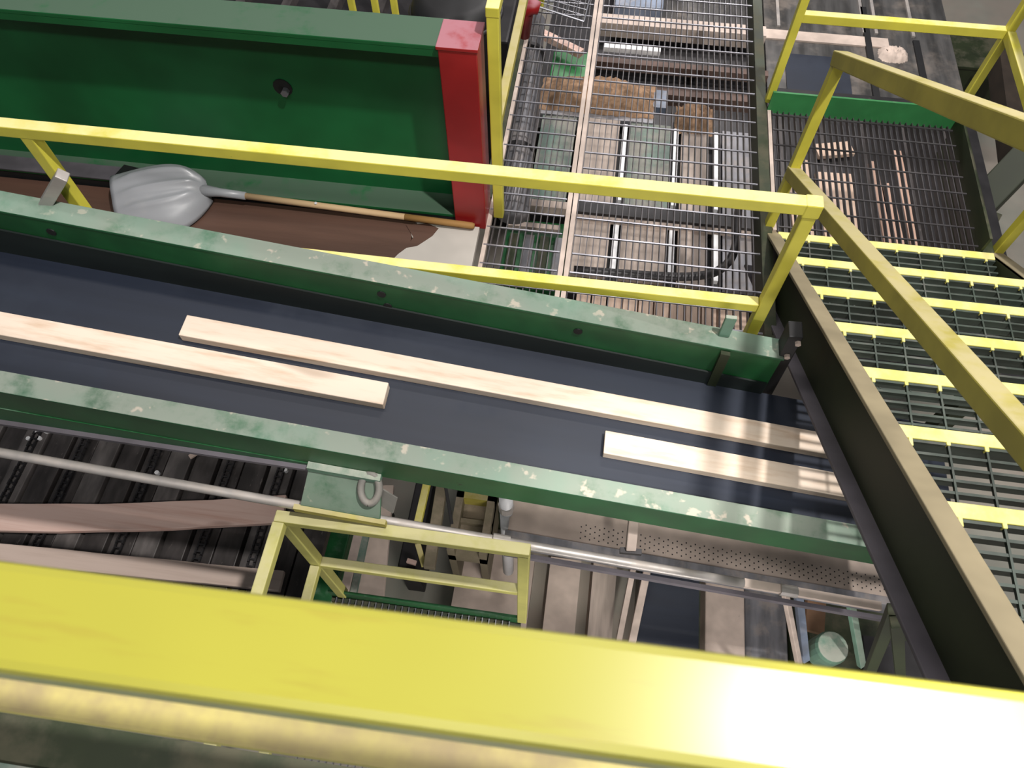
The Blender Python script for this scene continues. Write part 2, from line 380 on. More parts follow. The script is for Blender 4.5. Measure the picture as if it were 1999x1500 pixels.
bm = hexa(B(), [(-3.2, 1.546, zt_(-3.2, 0.254)), (0.77, 1.546, zt_(0.77, 0.254)), (0.77, 1.5535, zt_(0.77, 0.254)), (-3.2, 1.5535, zt_(-3.2, 0.254)),
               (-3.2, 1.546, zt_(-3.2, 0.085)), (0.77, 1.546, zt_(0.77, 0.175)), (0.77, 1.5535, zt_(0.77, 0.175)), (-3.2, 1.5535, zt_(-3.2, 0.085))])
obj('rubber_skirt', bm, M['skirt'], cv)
bm = B(); box(bm, -3.2, 1.5, 0.975, 1.553, Z0 - 0.285, Z0 - 0.264, S)
obj('slider_bed', bm, M['green_dark'], cv)
for x, dxs in ((-0.71, (0, 0.012)), (0.02, (0,)), (-1.9, (0,))):              # side bolts on the inner wall
    for dx in dxs:
        z = Z0 - 0.07 - 0.07 * (dx > 0) + S * (x + dx)
        obj('bolt', tube(B(), [(x + dx, 1.556, z), (x + dx, 1.551, z)], 0.017, 10), M['black'], cv)
bm = box(B(), 0.55, 0.585, 1.538, 1.556, Z0 - 0.25, Z0 - 0.02, S)
obj('splice_plate', bm, M['green_dark'], cv)
bm = B(); beam(bm, (0.785, 1.60, 0.55), (0.80, 1.60, 0.05), 0.05, 0.07, (0, 1, 0))
obj('end_bracket', bm, M['black'], cv, bevel=0.004)
for p in ((0.80, 1.565, 0.52), (0.79, 1.565, 0.43)):
    obj('bolt', tube(B(), [p, (p[0], p[1] - 0.012, p[2])], 0.011, 6), M['dusty_steel'], cv)
bm = box(B(), 0.535, 0.575, 1.60, 1.616, Z0 + S * 0.55, Z0 + S * 0.55 + 0.12)
obj('upright_tab', bm, M['green_pale'], cv, bevel=0.003)
bm = beam(B(), (-1.925, 1.632, 0.765), (-1.795, 1.655, 0.90), 0.042, 0.04)
obj('post_clip', bm, M['pipe'], cv, bevel=0.003)

def board(name, label, x0, x1, y0, y1, mat, th=0.038, z=Z0 - 0.254, group='boards riding on the belt', yr=0.0):
    bm = box(B(), x0, x1, y0, y1, z, z + th, S)
    o = obj(name, bm, mat, None, bevel=0.003)
    return tag(o, label, 'board', group)
board('pine_board', 'pale pine board entering from the left edge, its end in mid belt', -3.0, -0.645, 1.183, 1.275, M['wood'])
board('pine_board', 'long pale pine board running down the middle of the belt to the stairs', -1.42, 1.3, 1.312, 1.402, M['wood'])
board('pine_board', 'brightly lit pine board on the belt, nearest the stairs and camera', 0.163, 1.35, 1.15, 1.243, M['wood'])

# ------------------------------------------------------------------ guard rail behind the conveyor
g1 = thing('guardrail', 'bright yellow guardrail running behind the conveyor', 'guardrail', (-0.6, 1.7, 0))
obj('top_rail', box(B(), -3.0, 0.70, 1.675, 1.720, 1.03, 1.075), M['yellow'], g1, bevel=0.004)
obj('mid_rail', box(B(), -3.0, 0.655, 1.677, 1.718, 0.52, 0.562), M['yellow'], g1, bevel=0.004)
for x in (-1.86, 0.678):
    obj('post', box(B(), x - 0.022, x + 0.022, 1.676, 1.719, 0.0, 1.035), M['yellow'], g1, bevel=0.004)
obj('corner_cap', box(B(), 0.652, 0.704, 1.673, 1.722, 1.02, 1.0775), M['yellow'], g1, bevel=0.005)

# ------------------------------------------------------------------ guard rail along the grating, going away
g2 = thing('guardrail', 'yellow guardrail post and rails going away beside the red post', 'guardrail', (-0.42, 2.5, 0))
obj('post', box(B(), -0.447, -0.400, 2.466, 2.512, 0.0, 1.08), M['yellow'], g2, bevel=0.004)
obj('mid_rail', box(B(), -0.440, -0.402, 2.512, 4.149, 0.53, 0.57), M['yellow_worn'], g2, bevel=0.004)
obj('top_rail', box(B(), -0.449, -0.398, 2.464, 4.198, 1.06, 1.10), M['yellow'], g2, bevel=0.004)
obj('post', box(B(), -0.447, -0.400, 4.15, 4.196, 0.0, 1.08), M['yellow'], g2, bevel=0.004)

# ------------------------------------------------------------------ guard rail around the right landing
g3 = thing('guardrail', 'yellow corner guardrail round the small landing, upper right', 'guardrail', (1.4, 3.5, 0))
for x in (0.908, 1.885):
    obj('post', box(B(), x - 0.02, x + 0.02, 3.475, 3.515, 0.0, 1.08), M['yellow'], g3, bevel=0.003)
obj('mid_rail', box(B(), 0.926, 1.867, 3.475, 3.515, 0.475, 0.52), M['yellow'], g3, bevel=0.003)
obj('top_rail', box(B(), 0.885, 1.908, 3.472, 3.518, 1.04, 1.08), M['yellow'], g3, bevel=0.003)
obj('side_mid_rail', box(B(), 1.868, 1.908, 2.64, 3.474, 0.475, 0.52), M['yellow'], g3, bevel=0.003)
obj('side_top_rail', box(B(), 1.868, 1.908, 2.64, 3.471, 1.04, 1.08), M['yellow'], g3, bevel=0.003)

# ------------------------------------------------------------------ grating walkways
def grating(x0, x1, y0, y1, z=0.0, px=0.0315, py=0.113, tw=0.0042):
    b1 = B(); x = x0
    while x <= x1:
        box(b1, x - tw / 2, x + tw / 2, y0, y1, z - 0.028, z); x += px
    b2 = B(); y = y0 + 0.03
    while y <= y1:
        box(b2, x0, x1, y - 0.0035, y + 0.0035, z - 0.004, z + 0.003); y += py
    return b1, b2
wk = thing('grating_walkway', 'long steel bar grating walkway seen through to machinery below', 'walkway', (0.2, 3.0, -0.05))
for (x0, x1) in ((-0.47, -0.105), (-0.045, 0.835)):
    b1, b2 = grating(x0, x1, 1.70, 4.9)
    obj('bearing_bars', b1, M['steel_dull'], wk, kind='stuff')
    obj('cross_rods', b2, M['steel'], wk, kind='stuff')
for (x0, x1) in ((-0.100, -0.078), (-0.072, -0.050), (-0.475, -0.455)):
    obj('panel_edge_bar', box(B(), x0, x1, 1.70, 4.9, -0.03, 0.002), M['dusty_steel'], wk)
obj('edge_beam', box(B(), 0.842, 0.895, 1.95, 4.9, -0.16, 0.004), M['green_dark'], wk)
obj('edge_beam', box(B(), -0.52, -0.478, 2.6, 4.9, -0.16, 0.0), M['green_dark'], wk)

ld = thing('grating_landing', 'small steel grating landing at the foot of the stairs', 'landing', (1.4, 3.0, -0.05))
b1, b2 = grating(0.925, 1.86, 2.565, 3.42, px=0.0305)
obj('bearing_bars', b1, M['steel_dull'], ld, kind='stuff'); obj('cross_rods', b2, M['steel_dull'], ld, kind='stuff')
obj('toe_plate', box(B(), 0.90, 1.90, 3.425, 3.437, -0.02, 0.11), M['green_bright'], ld)
obj('toe_plate', box(B(), 1.865, 1.878, 2.57, 3.423, -0.05, 0.085), M['green_dark'], ld)
obj('edge_beam', box(B(), 1.88, 1.945, 2.57, 3.44, -0.20, -0.02), M['green_dark'], ld)
obj('edge_strip', box(B(), 0.90, 0.918, 2.57, 3.42, -0.03, 0.002), M['dusty_steel'], ld)

# ------------------------------------------------------------------ big green beam with red end post, plywood and shovel
gb = thing('green_steel_beam', 'deep green steel beam with wide flanges, upper left', 'beam', (-1.9, 2.5, 0))
obj('web', box(B(), -3.6, -0.61, 2.545, 2.56, 0.03, 0.95), M['green_bin'], gb)
obj('top_flange', box(B(), -3.6, -0.61, 2.415, 2.585, 0.94, 0.962), M['green_bin'], gb, bevel=0.004)
obj('top_lip', box(B(), -3.6, -0.61, 2.415, 2.43, 0.915, 0.945), M['green_bin'], gb)
obj('bottom_flange', box(B(), -3.6, -0.61, 2.415, 2.56, 0.03, 0.05), M['green_bin'], gb, bevel=0.003)
obj('bottom_lip', box(B(), -3.6, -0.61, 2.415, 2.427, -0.02, 0.035), M['black'], gb)
q = (-1.365, 2.545, 0.60)
bt = obj('access_hole', tube(B(), [(q[0], 2.5445, q[2]), (q[0], 2.54, q[2])], 0.042, 14), M['black'], gb)
obj('bolt', tube(B(), [(q[0] + 0.012, 2.545, q[2] - 0.012), (q[0] + 0.012, 2.515, q[2] - 0.012)], 0.017, 6), M['steel'], bt)
obj('worn_flange_end', box(B(), -3.2, -2.33, 2.41, 2.50, 0.05, 0.056), M['lilac'], gb)
obj('torn_rubber_strip', beam(B(), (-2.34, 2.46, 0.06), (-2.22, 2.43, 0.075), 0.10, 0.012), M['black'], gb)
rp = thing('red_post', 'glossy red square post capping the end of the green beam', 'post', (-0.55, 2.48, 0))
obj('body', box(B(), -0.625, -0.475, 2.405, 2.56, -0.02, 0.955), M['red'], rp, bevel=0.004)
obj('cap', box(B(), -0.632, -0.470, 2.400, 2.57, 0.955, 0.97), M['red'], rp, bevel=0.003)
bm = B(); box(bm, -3.6, -0.82, 1.72, 2.405, -0.03, 0.0)
py1 = tag(obj('plywood_sheet', bm, M['ply']), 'brown painted plywood sheet lying under the shovel', 'plywood')
bm = B()
pts = [(-0.825, 1.72), (-0.50, 1.72), (-0.505, 2.395), (-0.80, 2.395), (-0.835, 2.33), (-0.80, 2.26), (-0.86, 2.18), (-0.90, 2.10), (-0.85, 2.02), (-0.88, 1.9)]
lo = [bm.verts.new((x, y, -0.028)) for x, y in pts]; hi = [bm.verts.new((x, y, 0.0035)) for x, y in pts]
bm.faces.new(lo[::-1]); bm.faces.new(hi)
for i in range(len(pts)):
    j = (i + 1) % len(pts); bm.faces.new((lo[i], lo[j], hi[j], hi[i]))
ofc = tag(obj('plywood_offcut', bm, M['ply_bare']), 'bare pale plywood end piece beside the red post', 'plywood')

bm = B()
pts = [(-0.86, 2.36), (-0.76, 2.385), (-0.70, 2.36), (-0.72, 2.31), (-0.78, 2.24), (-0.83, 2.22), (-0.81, 2.29)]
hi = [bm.verts.new((x, y, 0.0052)) for x, y in pts]; lo = [bm.verts.new((x, y, 0.0036)) for x, y in pts]
bm.faces.new(hi); bm.faces.new(lo[::-1])
for i in range(len(pts)):
    j = (i + 1) % len(pts); bm.faces.new((lo[i], lo[j], hi[j], hi[i]))
obj('paint_remnant', bm, M['ply'], ofc)
# scoop shovel: blade lofted from cross sections along its length, handle to the right
sh = thing('scoop_shovel', 'grey plastic scoop shovel with wooden handle lying on plywood', 'shovel', (-1.9, 2.2, 0))
ax0, ax1 = Vector((-2.25, 2.235, 0.0)), Vector((-1.845, 2.40, 0.0))        # lip centre -> heel centre
ax = (ax1 - ax0).normalized(); sd = Vector((-ax.y, ax.x, 0))
bm = B(); NU, NV = 21, 32; rows = []
for i in range(NU):
    u = i / (NU - 1)
    wd = 0.185 * (0.93 + 0.07 * min(1, u * 3)) * (1 - max(0, (u - 0.45) / 0.55) ** 2.6 * 0.84)
    row = []
    for j in range(NV + 1):
        v = -1 + 2 * j / NV
        zz = 0.105 * (1 - abs(v) ** 3.2) * (0.55 + 0.45 * math.sin(math.pi * min(1, u * 0.6 + 0.2)))   # upside down scoop
        zz += 0.022 * math.exp(-((abs(v) - 0.42) / 0.10) ** 2) * min(1, u * 4) * (1 if u < 0.8 else max(0, 1 - (u - 0.8) / 0.12))   # two long ribs
        zz += 0.020 * math.exp(-(v / 0.10) ** 2) * min(1, u * 4) * (1 if u < 0.85 else max(0, 1 - (u - 0.85) / 0.12))
        if u > 0.82: zz *= 1 - ((u - 0.82) / 0.18) ** 2 * 0.55
        p = ax0 + ax * ((ax1 - ax0).length * u) + sd * (wd * v)
        row.append(bm.verts.new((p.x, p.y, 0.012 + 0.085 * max(0, v + 0.45) / 1.35 + zz)))      # far side leans up on the flange
    rows.append(row)
for i in range(NU - 1):
    for j in range(NV):
        bm.faces.new((rows[i][j], rows[i][j + 1], rows[i + 1][j + 1], rows[i + 1][j]))
bl = obj('blade', bm, M['plastic'], sh, smooth=True)
so = bl.modifiers.new('solid', 'SOLIDIFY'); so.thickness = 0.005; so.offset = -1
hs = Vector((-1.86, 2.385, 0.075)); he = Vector((-0.525, 2.375, 0.03))
hd = (he - hs)
obj('socket', tube(B(), [hs - hd * 0.03, hs + hd * 0.06, hs + hd * 0.155], [0.034, 0.021, 0.019], 12), M['plastic'], sh, smooth=True)
hnd = obj('handle', tube(B(), [hs + hd * 0.14, hs + hd * 0.75], 0.0155, 12), M['handle'], sh, smooth=True)
obj('grip_end', tube(B(), [hs + hd * 0.745, hs + hd * 0.99, hs + hd], [0.0162, 0.0165, 0.012], 12), M['handle_dark'], sh, smooth=True)
obj('rivet', tube(B(), [hs + hd * 0.42 + Vector((0, 0, 0.012)), hs + hd * 0.42 + Vector((0, -0.004, 0.02))], 0.007, 8), M['white'], hnd)

# ------------------------------------------------------------------ behind the green beam
for i, (px, lab) in enumerate(((690, 'leftmost slim yellow post behind the green beam'), (735, 'slim yellow post behind the green beam, left of the black bin'), (772, 'slim yellow post leaning beside the black bin'), (832, 'slim yellow post right behind the black bin edge'))):
    a = at(px, 25, -0.6); 
    o = obj('rail_post', box(B(), a.x - 0.022, a.x + 0.022, a.y - 0.02, a.y + 0.02, -3.0, 0.1 - 0.15 * (i % 2)), M['yellow'], None, bevel=0.003)
    tag(o, lab, 'post', 'yellow posts behind the beam')
mb = thing('black_bin', 'black rounded bin top behind the red post', 'bin', (-1.1, 4.4, -1))
bm = B(); c = at(890, 15, -0.3)
tube(bm, [(c.x, c.y, -1.0), (c.x, c.y, -0.30), (c.x, c.y, -0.22), (c.x, c.y, -0.2)], [0.28, 0.30, 0.27, 0.2], 24)
obj('body', bm, M['black'], mb, smooth=True)
obj('rim', tube(B(), arc((c.x, c.y, -0.32), 0.305, 0, 2 * math.pi, 32, (1, 0, 0), (0, 1, 0)), 0.014, 8, False), M['steel_dark'], mb, smooth=True)
dm = thing('dark_machine_housing', 'dark brown machine housing behind the green beam top', 'machine', (-1.5, 5.2, -3))
obj('housing', box(B(), -3.6, -0.75, 5.05, 6.2, -3.0, -0.9), M['steel_dark'], dm, bevel=0.02)
for k in range(7):
    x = -3.3 + k * 0.37
    obj('rib', box(B(), x, x + 0.07, 5.05, 6.2, -0.9, -0.82), M['slat'], dm)
a = at(1035, 8, 0.25)
tag(obj('red_motor_cover', tube(B(), [(a.x - 0.03, a.y, 0.05), (a.x - 0.02, a.y, 0.20), (a.x + 0.01, a.y, 0.24), (a.x + 0.05, a.y, 0.23)], [0.03, 0.04, 0.045, 0.035], 12), M['red'], None, smooth=True), 'small red rounded cover above the grating at the top edge', 'cover')
mg = thing('wire_mesh_guard', 'tilted wire mesh guard panel at the top above the grating', 'guard', (-0.3, 4.2, 0))
A, Bp, Cp, Dp = at(1048, 12, 0.15), at(1062, -70, 0.25), at(1165, -60, 0.25), at(1140, 42, 0.10)
fr = B()
for p, q in ((A, Bp), (Bp, Cp), (Cp, Dp), (Dp, A)): tube(fr, [p, q], 0.006, 6)
obj('frame', fr, M['steel'], mg)
wr = B()
for k in range(1, 9):
    f = k / 9; tube(wr, [A.lerp(Bp, f), Dp.lerp(Cp, f)], 0.003, 5)
for k in range(1, 5):
    f = k / 5; tube(wr, [A.lerp(Dp, f), Bp.lerp(Cp, f)], 0.004, 5)
obj('wires', wr, M['steel'], mg, kind='stuff')

# ------------------------------------------------------------------ machinery under the grating
dk = thing('transfer_deck', 'worn plate transfer deck with bright chain rails under the grating', 'machine', (0.3, 3.6, -3))
cols = [(-0.40, -0.15, 'panel_green'), (-0.10, 0.165, 'panel_tan'), (0.245, 0.53, 'panel_green'), (0.61, 0.80, 'panel_tan'), (0.90, 1.12, 'panel_grey')]
for i, (x0, x1, mt) in enumerate(cols):
    obj('plate', box(B(), x0, x1, 3.57, 4.40, -1.03, -1.0 + 0.008 * (i % 2)), M[mt], dk)
    if i: obj('plate', box(B(), x0, x1, 2.97, 3.42, -1.03, -1.0 + 0.006 * (i % 2)), M['panel_tan' if i in (1, 2, 3) else 'panel_grey'], dk)
for x in (0.205, 0.57, 0.85):
    obj('chain_rail', box(B(), x - 0.016, x + 0.016, 3.62, 4.36, -1.02, -0.985), M['glint_steel'], dk)
    obj('chain_rail', box(B(), x - 0.018, x + 0.018, 3.02, 3.40, -1.02, -0.985), M['glint_steel'], dk)
obj('cross_beam', box(B(), -0.10, 1.22, 3.43, 3.53, -1.05, -0.93), M['steel_dark'], dk)
obj('cross_ledge', box(B(), -0.10, 1.2, 3.41, 3.435, -1.0, -0.955), M['dusty_steel'], dk)
obj('head_plate', box(B(), -0.42, 0.40, 4.40, 4.60, -1.05, -0.99), M['panel_grey'], dk)
obj('frame', box(B(), -0.08, 1.22, 2.9, 4.6, -1.20, -1.08), M['steel_dark'], dk)
for x in (-0.06, 1.1):
    obj('leg', box(B(), x, x + 0.1, 3.0, 3.1, -3.0, -1.2), M['green_dark'], dk)
    obj('leg', box(B(), x, x + 0.1, 4.4, 4.5, -3.0, -1.2), M['green_dark'], dk)

def heap(name, label, x0, x1, y0, y1, z, h, mat='sawdust'):
    bm = B(); nx, ny = 22, 14; g = []
    for i in range(nx + 1):
        r = []
        for j in range(ny + 1):
            u, v = i / nx * 2 - 1, j / ny * 2 - 1
            rr = 1 - max(abs(u) ** 3, 0) - v * v
            hh = max(0, rr) ** 0.7 * h * (0.75 + 0.5 * random.random()) if rr > 0 else 0
            r.append(bm.verts.new((x0 + (u + 1) / 2 * (x1 - x0) + random.uniform(-.008, .008), y0 + (v + 1) / 2 * (y1 - y0) + random.uniform(-.008, .008), z + hh)))
        g.append(r)
    for i in range(nx):
        for j in range(ny):
            bm.faces.new((g[i][j], g[i + 1][j], g[i + 1][j + 1], g[i][j + 1]))
    return tag(obj(name, bm, M[mat], None, smooth=True), label, 'sawdust', kind='stuff')
heap('sawdust_heap', 'long brown sawdust heap on the deck under the walkway grating', -0.44, 0.40, 4.44, 4.80, -0.988, 0.12)
heap('sawdust_heap', 'small brown sawdust heap right of the long heap under the grating', 0.56, 0.84, 4.33, 4.62, -1.0, 0.10)

# timber stack of planks on the lower side of the deck
ORD = ['first', 'second', 'third', 'fourth', 'fifth', 'sixth', 'seventh', 'eighth', 'ninth', 'tenth', 'eleventh']
for k in range(11):
    x = 0.0 + k * 0.098
    o = obj('plank', box(B(), x, x + 0.088, 2.05, 2.88, -1.12, -1.05), M['wood_y'])
    tag(o, '%s tan plank from the left in the row under the near grating' % ORD[k], 'plank', 'planks under the grating')
lg = thing('green_gearbox_frame', 'dark green machine frame under the left strip of grating', 'machine', (-0.3, 3.1, -3))
obj('housing', box(B(), -0.52, -0.10, 2.85, 3.42, -1.6, -1.05), M['green'], lg, bevel=0.01)
obj('bar', box(B(), -0.54, -0.12, 3.44, 3.50, -1.0, -0.93), M['dusty_steel'], lg)
obj('bar', box(B(), -0.50, -0.16, 3.28, 3.32, -1.0, -0.96), M['dusty_steel'], lg)
for k in range(4): obj('fin', box(B(), -0.48 + k * 0.1, -0.42 + k * 0.1, 2.85, 3.25, -1.05, -1.0), M['panel_grey' if k % 2 else 'green_dark'], lg)
obj('base', box(B(), -0.5, -0.1, 1.9, 2.85, -3.0, -1.25), M['green_dark'], lg)

# far part under the grating
fm = thing('roller_case', 'dark beams and plates under the far end of the walkway grating', 'machine', (0.4, 5.3, -3))
obj('back_plate', box(B(), 0.02, 1.24, 5.75, 6.6, -1.2, -1.1), M['sheet'], fm)
obj('pale_box', box(B(), 0.03, 0.42, 5.70, 6.0, -1.1, -0.95), M['blue_grey'], fm, bevel=0.01)
obj('beam', box(B(), -0.1, 1.24, 5.50, 5.62, -1.1, -0.98), M['dusty_steel'], fm)
obj('beam', box(B(), -0.1, 1.24, 5.30, 5.50, -1.3, -1.15), M['steel_dark'], fm)
obj('reflection_strip', box(B(), -0.02, 0.42, 5.17, 5.22, -1.0, -0.96), M['glint_steel'], fm)  # white bar standing in for a strip lamp's reflection
obj('beam', box(B(), -0.1, 1.24, 5.02, 5.08, -1.05, -0.98), M['beam_brown'], fm)
obj('beam', box(B(), -0.1, 1.24, 4.86, 4.96, -1.2, -1.1), M['beam_brown'], fm)
obj('side_plate', box(B(), 0.0, 0.50, 4.66, 4.855, -1.15, -1.06), M['blue_grey'], fm)
obj('base', box(B(), -0.5, 1.24, 4.6, 6.6, -3.0, -1.3), M['steel_dark'], fm)
gs = obj('green_side_box', box(B(), -0.40, -0.12, 4.82, 5.15, -1.29, -1.0), M['green_bright'], None, bevel=0.01)
tag(gs, 'bright green box under the grating beyond the sawdust heap', 'machine part')
bm = beam(B(), at(1045, 60, -0.9), at(1135, 105, -0.9), 0.06, 0.05)
tag(obj('loose_stick', bm, M['wood_pink']), 'loose pinkish stick lying slantwise under the grating', 'stick')
du = thing('grey_duct', 'grey green duct running away under the left grating strip', 'duct', (-0.4, 3.4, -0.4))
bm = B()
pts = [at(1050, 40, -0.35), at(1036, 110, -0.32), at(1028, 190, -0.30), at(1012, 300, -0.30), at(1000, 420, -0.35)]
tube(bm, pts, [0.05, 0.075, 0.085, 0.09, 0.09], 14); obj('body', bm, M['panel_grey'], du, smooth=True)
for k in (1, 3):
    d_ = (pts[k + 1] - pts[k - 1]).normalized() if k < 4 else Vector((0, -1, 0))
    obj('band', tube(B(), [pts[k] - d_ * 0.015, pts[k] + d_ * 0.015], 0.094, 14), M['steel_dark'], du)
hz = [at(1120, 527, -0.16), at(1250, 537, -0.16), at(1340, 542, -0.16), at(1395, 535, -0.16), at(1425, 512, -0.16), at(1438, 478, -0.16), at(1440, 420, -0.2), at(1445, 380, -0.6)]
sm = []
for i in range(len(hz) - 1):
    for k in range(4): sm.append(hz[i].lerp(hz[i + 1], k / 4))
for _ in range(3):
    sm = [sm[0]] + [(sm[i - 1] + sm[i] * 2 + sm[i + 1]) / 4 for i in range(1, len(sm) - 1)] + [sm[-1]]
tag(obj('black_hose', tube(B(), sm, 0.022, 10), M['steel_dark'], None, smooth=True), 'dark hose bending round just under the walkway grating', 'hose')

# boards lying on a deck under the landing
ub = thing('under_deck', 'dark deck carrying boards under the landing grating', 'deck', (1.8, 3.8, -3))
obj('bed', box(B(), 1.25, 2.75, 2.6, 5.0, -1.2, -1.06), M['steel_dark'], ub)
for k in range(5): obj('skid', box(B(), 1.3 + k * 0.3, 1.34 + k * 0.3, 2.6, 4.9, -1.06, -1.045), M['slat'], ub)
for x in (1.3, 2.6):
    obj('leg', box(B(), x, x + 0.1, 2.7, 2.8, -3.0, -1.2), M['green_dark'], ub)
    obj('leg', box(B(), x, x + 0.1, 4.6, 4.7, -3.0, -1.2), M['green_dark'], ub)
specs = [(1.36, 0.07, 3.3, 4.05, 'pale narrow board under the landing grating, leftmost'), (1.46, 0.05, 3.2, 4.2, 'thin pale board under the landing, second from the left'),
         (1.56, 0.24, 3.35, 4.1, 'wide pale board under the landing grating'), (1.56, 0.26, 4.28, 4.40, 'short whitish block under the landing beyond the wide board'),
         (1.94, 0.05, 3.25, 4.25, 'reddish slat under the landing, left of the reddish pair'), (2.02, 0.05, 3.3, 4.05, 'reddish slat under the landing, middle one'),
         (2.11, 0.06, 3.2, 4.38, 'long reddish slat under the landing, rightmost of three')]
for i, (x, w, y0, y1, lab) in enumerate(specs):
    o = obj('slat_board', beam(B(), (x + w / 2 + 0.015, y0, -1.03), (x + w / 2 - 0.015, y1, -1.03), w, 0.03), M['wood_y' if i < 4 else 'wood_red'])
    tag(o, lab, 'board', 'boards under the landing')

# ------------------------------------------------------------------ upper right: sheet metal tables, columns
tb = thing('sheet_metal_table', 'scuffed sheet metal outfeed table at the top right', 'table', (2.1, 5.8, -3))
obj('top_sheet', box(B(), 1.30, 2.12, 5.10, 7.3, -1.24, -1.2), M['sheet'], tb)
obj('top_sheet', box(B(), 2.14, 2.82, 5.10, 7.3, -1.24, -1.195), M['sheet'], tb)
obj('belt_strip', box(B(), 1.45, 1.95, 5.12, 5.60, -1.2, -1.185), M['belt'], tb)
obj('lip', box(B(), 1.30, 2.3, 5.78, 5.90, -1.2, -1.185), M['dust_floor'], tb)
obj('slot', box(B(), 2.11, 2.16, 5.1, 6.3, -1.205, -1.18), M['black'], tb)
obj('slot', box(B(), 2.50, 2.55, 5.1, 5.9, -1.205, -1.18), M['black'], tb)
for x in (1.4, 2.1, 2.2, 2.5):
    obj('strip', box(B(), x, x + 0.025, 5.95, 7.2, -1.2, -1.18), M['pipe'], tb)
for x in (1.35, 2.7):
    obj('leg', box(B(), x, x + 0.1, 5.2, 5.3, -3.0, -1.24), M['green_dark'], tb)
    obj('leg', box(B(), x, x + 0.1, 7.0, 7.1, -3.0, -1.24), M['green_dark'], tb)
heap('sawdust_heap', 'pinkish sawdust heap on the sheet metal table at upper right', 2.20, 2.44, 5.60, 5.80, -1.20, 0.06, 'dust_floor')
bx_ = thing('dark_green_cabinet', 'dark green cabinet beyond the landing corner, upper right', 'cabinet', (3.9, 7.8, -3))
a, b = at(1868, 132, -2.0), at(1955, 80, -2.0)
obj('body', box(B(), a.x, b.x + 0.05, a.y, b.y, -3.0, -2.0), M['green_dark'], bx_, bevel=0.01)
obj('lid', box(B(), a.x - 0.02, b.x + 0.07, a.y - 0.02, b.y + 0.02, -2.0, -1.97), M['green_dark'], bx_, bevel=0.005)
bm = beam(B(), at(1962, 120, -1.6), at(1990, 330, -1.6), 0.20, 0.2)
tag(obj('rusty_beam', bm, M['rust']), 'dark rusty beam running away below the landing corner rail', 'beam')
br = thing('column_brace', 'dark green diagonal brace below the landing, right edge', 'brace', at(1950, 360, -1.4))
obj('bar', beam(B(), at(2040, 270, -1.1), at(1905, 410, -1.5), 0.22, 0.16), M['stringer'], br, bevel=0.01)
obj('gusset', beam(B(), at(1925, 410, -1.45), at(1895, 465, -1.55), 0.22, 0.05), M['green_dark'], br)
tag(obj('loose_rod', tube(B(), [at(1930, 178, -2.98), at(1950, 202, -2.98)], 0.012, 6), M['white']), 'thin white rod lying on the concrete at the right', 'rod')

# ------------------------------------------------------------------ pipe in front of the conveyor
pp = thing('conduit_pipe', 'long thin galvanised pipe strung below the conveyor side', 'pipe', (-0.4, 0.79, 0.2))
zp = lambda x: Z0 - 0.30 + S * x
P = [(x, 0.79, zp(x) - 0.006 * math.sin((x + 1.9) * 1.1)) for x in [-3.1 + 0.2 * k for k in range(20)]]
obj('run', tube(B(), P, 0.0165, 10), M['pipe'], pp, smooth=True)
for x in (-0.16, 0.86):
    obj('coupling', tube(B(), [(x - 0.03, 0.79, zp(x - 0.03)), (x + 0.03, 0.79, zp(x + 0.03))], 0.021, 10), M['pipe'], pp)
obj('end_strap', beam(B(), (0.70, 0.79, zp(0.7)), (1.20, 0.795, zp(1.2) - 0.01), 0.03, 0.02), M['dusty_steel'], pp)

# bracket and chain link under the near side
bk = thing('lifting_bracket', 'dusty green bracket plate with yellow lower edge under conveyor side', 'bracket', (-0.75, 0.87, 0.25))
zz = lambda x: Z0 + S * x
bm = B()
hexa(bm, [(-0.84, 0.775, zz(-.84) - 0.255), (-0.57, 0.775, zz(-.57) - 0.255), (-0.57, 0.775, zz(-.57) - 0.268), (-0.84, 0.775, zz(-.84) - 0.268),
          (-0.81, 0.884, zz(-.81) - 0.14), (-0.57, 0.884, zz(-.57) - 0.14), (-0.57, 0.884, zz(-.57) - 0.155), (-0.81, 0.884, zz(-.81) - 0.155)])
obj('plate', bm, M['green_dusty'], bk, bevel=0.003)
obj('upper_lip', box(B(), -0.81, -0.57, 0.862, 0.886, Z0 - 0.15, Z0 - 0.125, S), M['green_pale'], bk)
obj('lower_edge', box(B(), -0.86, -0.55, 0.760, 0.778, Z0 - 0.285, Z0 - 0.255, S), M['yellow_worn'], bk)
lk = []
for k in range(25):
    t = 2 * math.pi * k / 24
    lk.append((-0.605 + 0.031 * math.sin(t), 0.845 - 0.040 * math.cos(t), zz(-0.605) - 0.165 - 0.032 * math.cos(t)))
ch = thing('chain_link', 'grey oval chain link hanging at the green bracket', 'chain link', (-0.59, 0.84, 0.3))
obj('ring', tube(B(), lk, 0.013, 8, False), M['old_pipe'], ch, smooth=True)
obj('strap', beam(B(), (-0.545, 0.85, zz(-0.545) - 0.19), (-0.56, 0.815, zz(-0.56) - 0.25), 0.065, 0.006), M['old_pipe'], ch)
hb = thing('hanger_rod', 'pale hanger tube standing out below the conveyor side above the pipe', 'rod', (0.28, 0.9, -0.6))
obj('tube', beam(B(), at(1240, 985, 0.28), at(1231, 1072, 0.12), 0.036, 0.03), M['dusty_steel'], hb, bevel=0.004)
obj('foot', beam(B(), at(1210, 1075, 0.11), at(1252, 1079, 0.11), 0.02, 0.02), M['steel_dark'], hb)

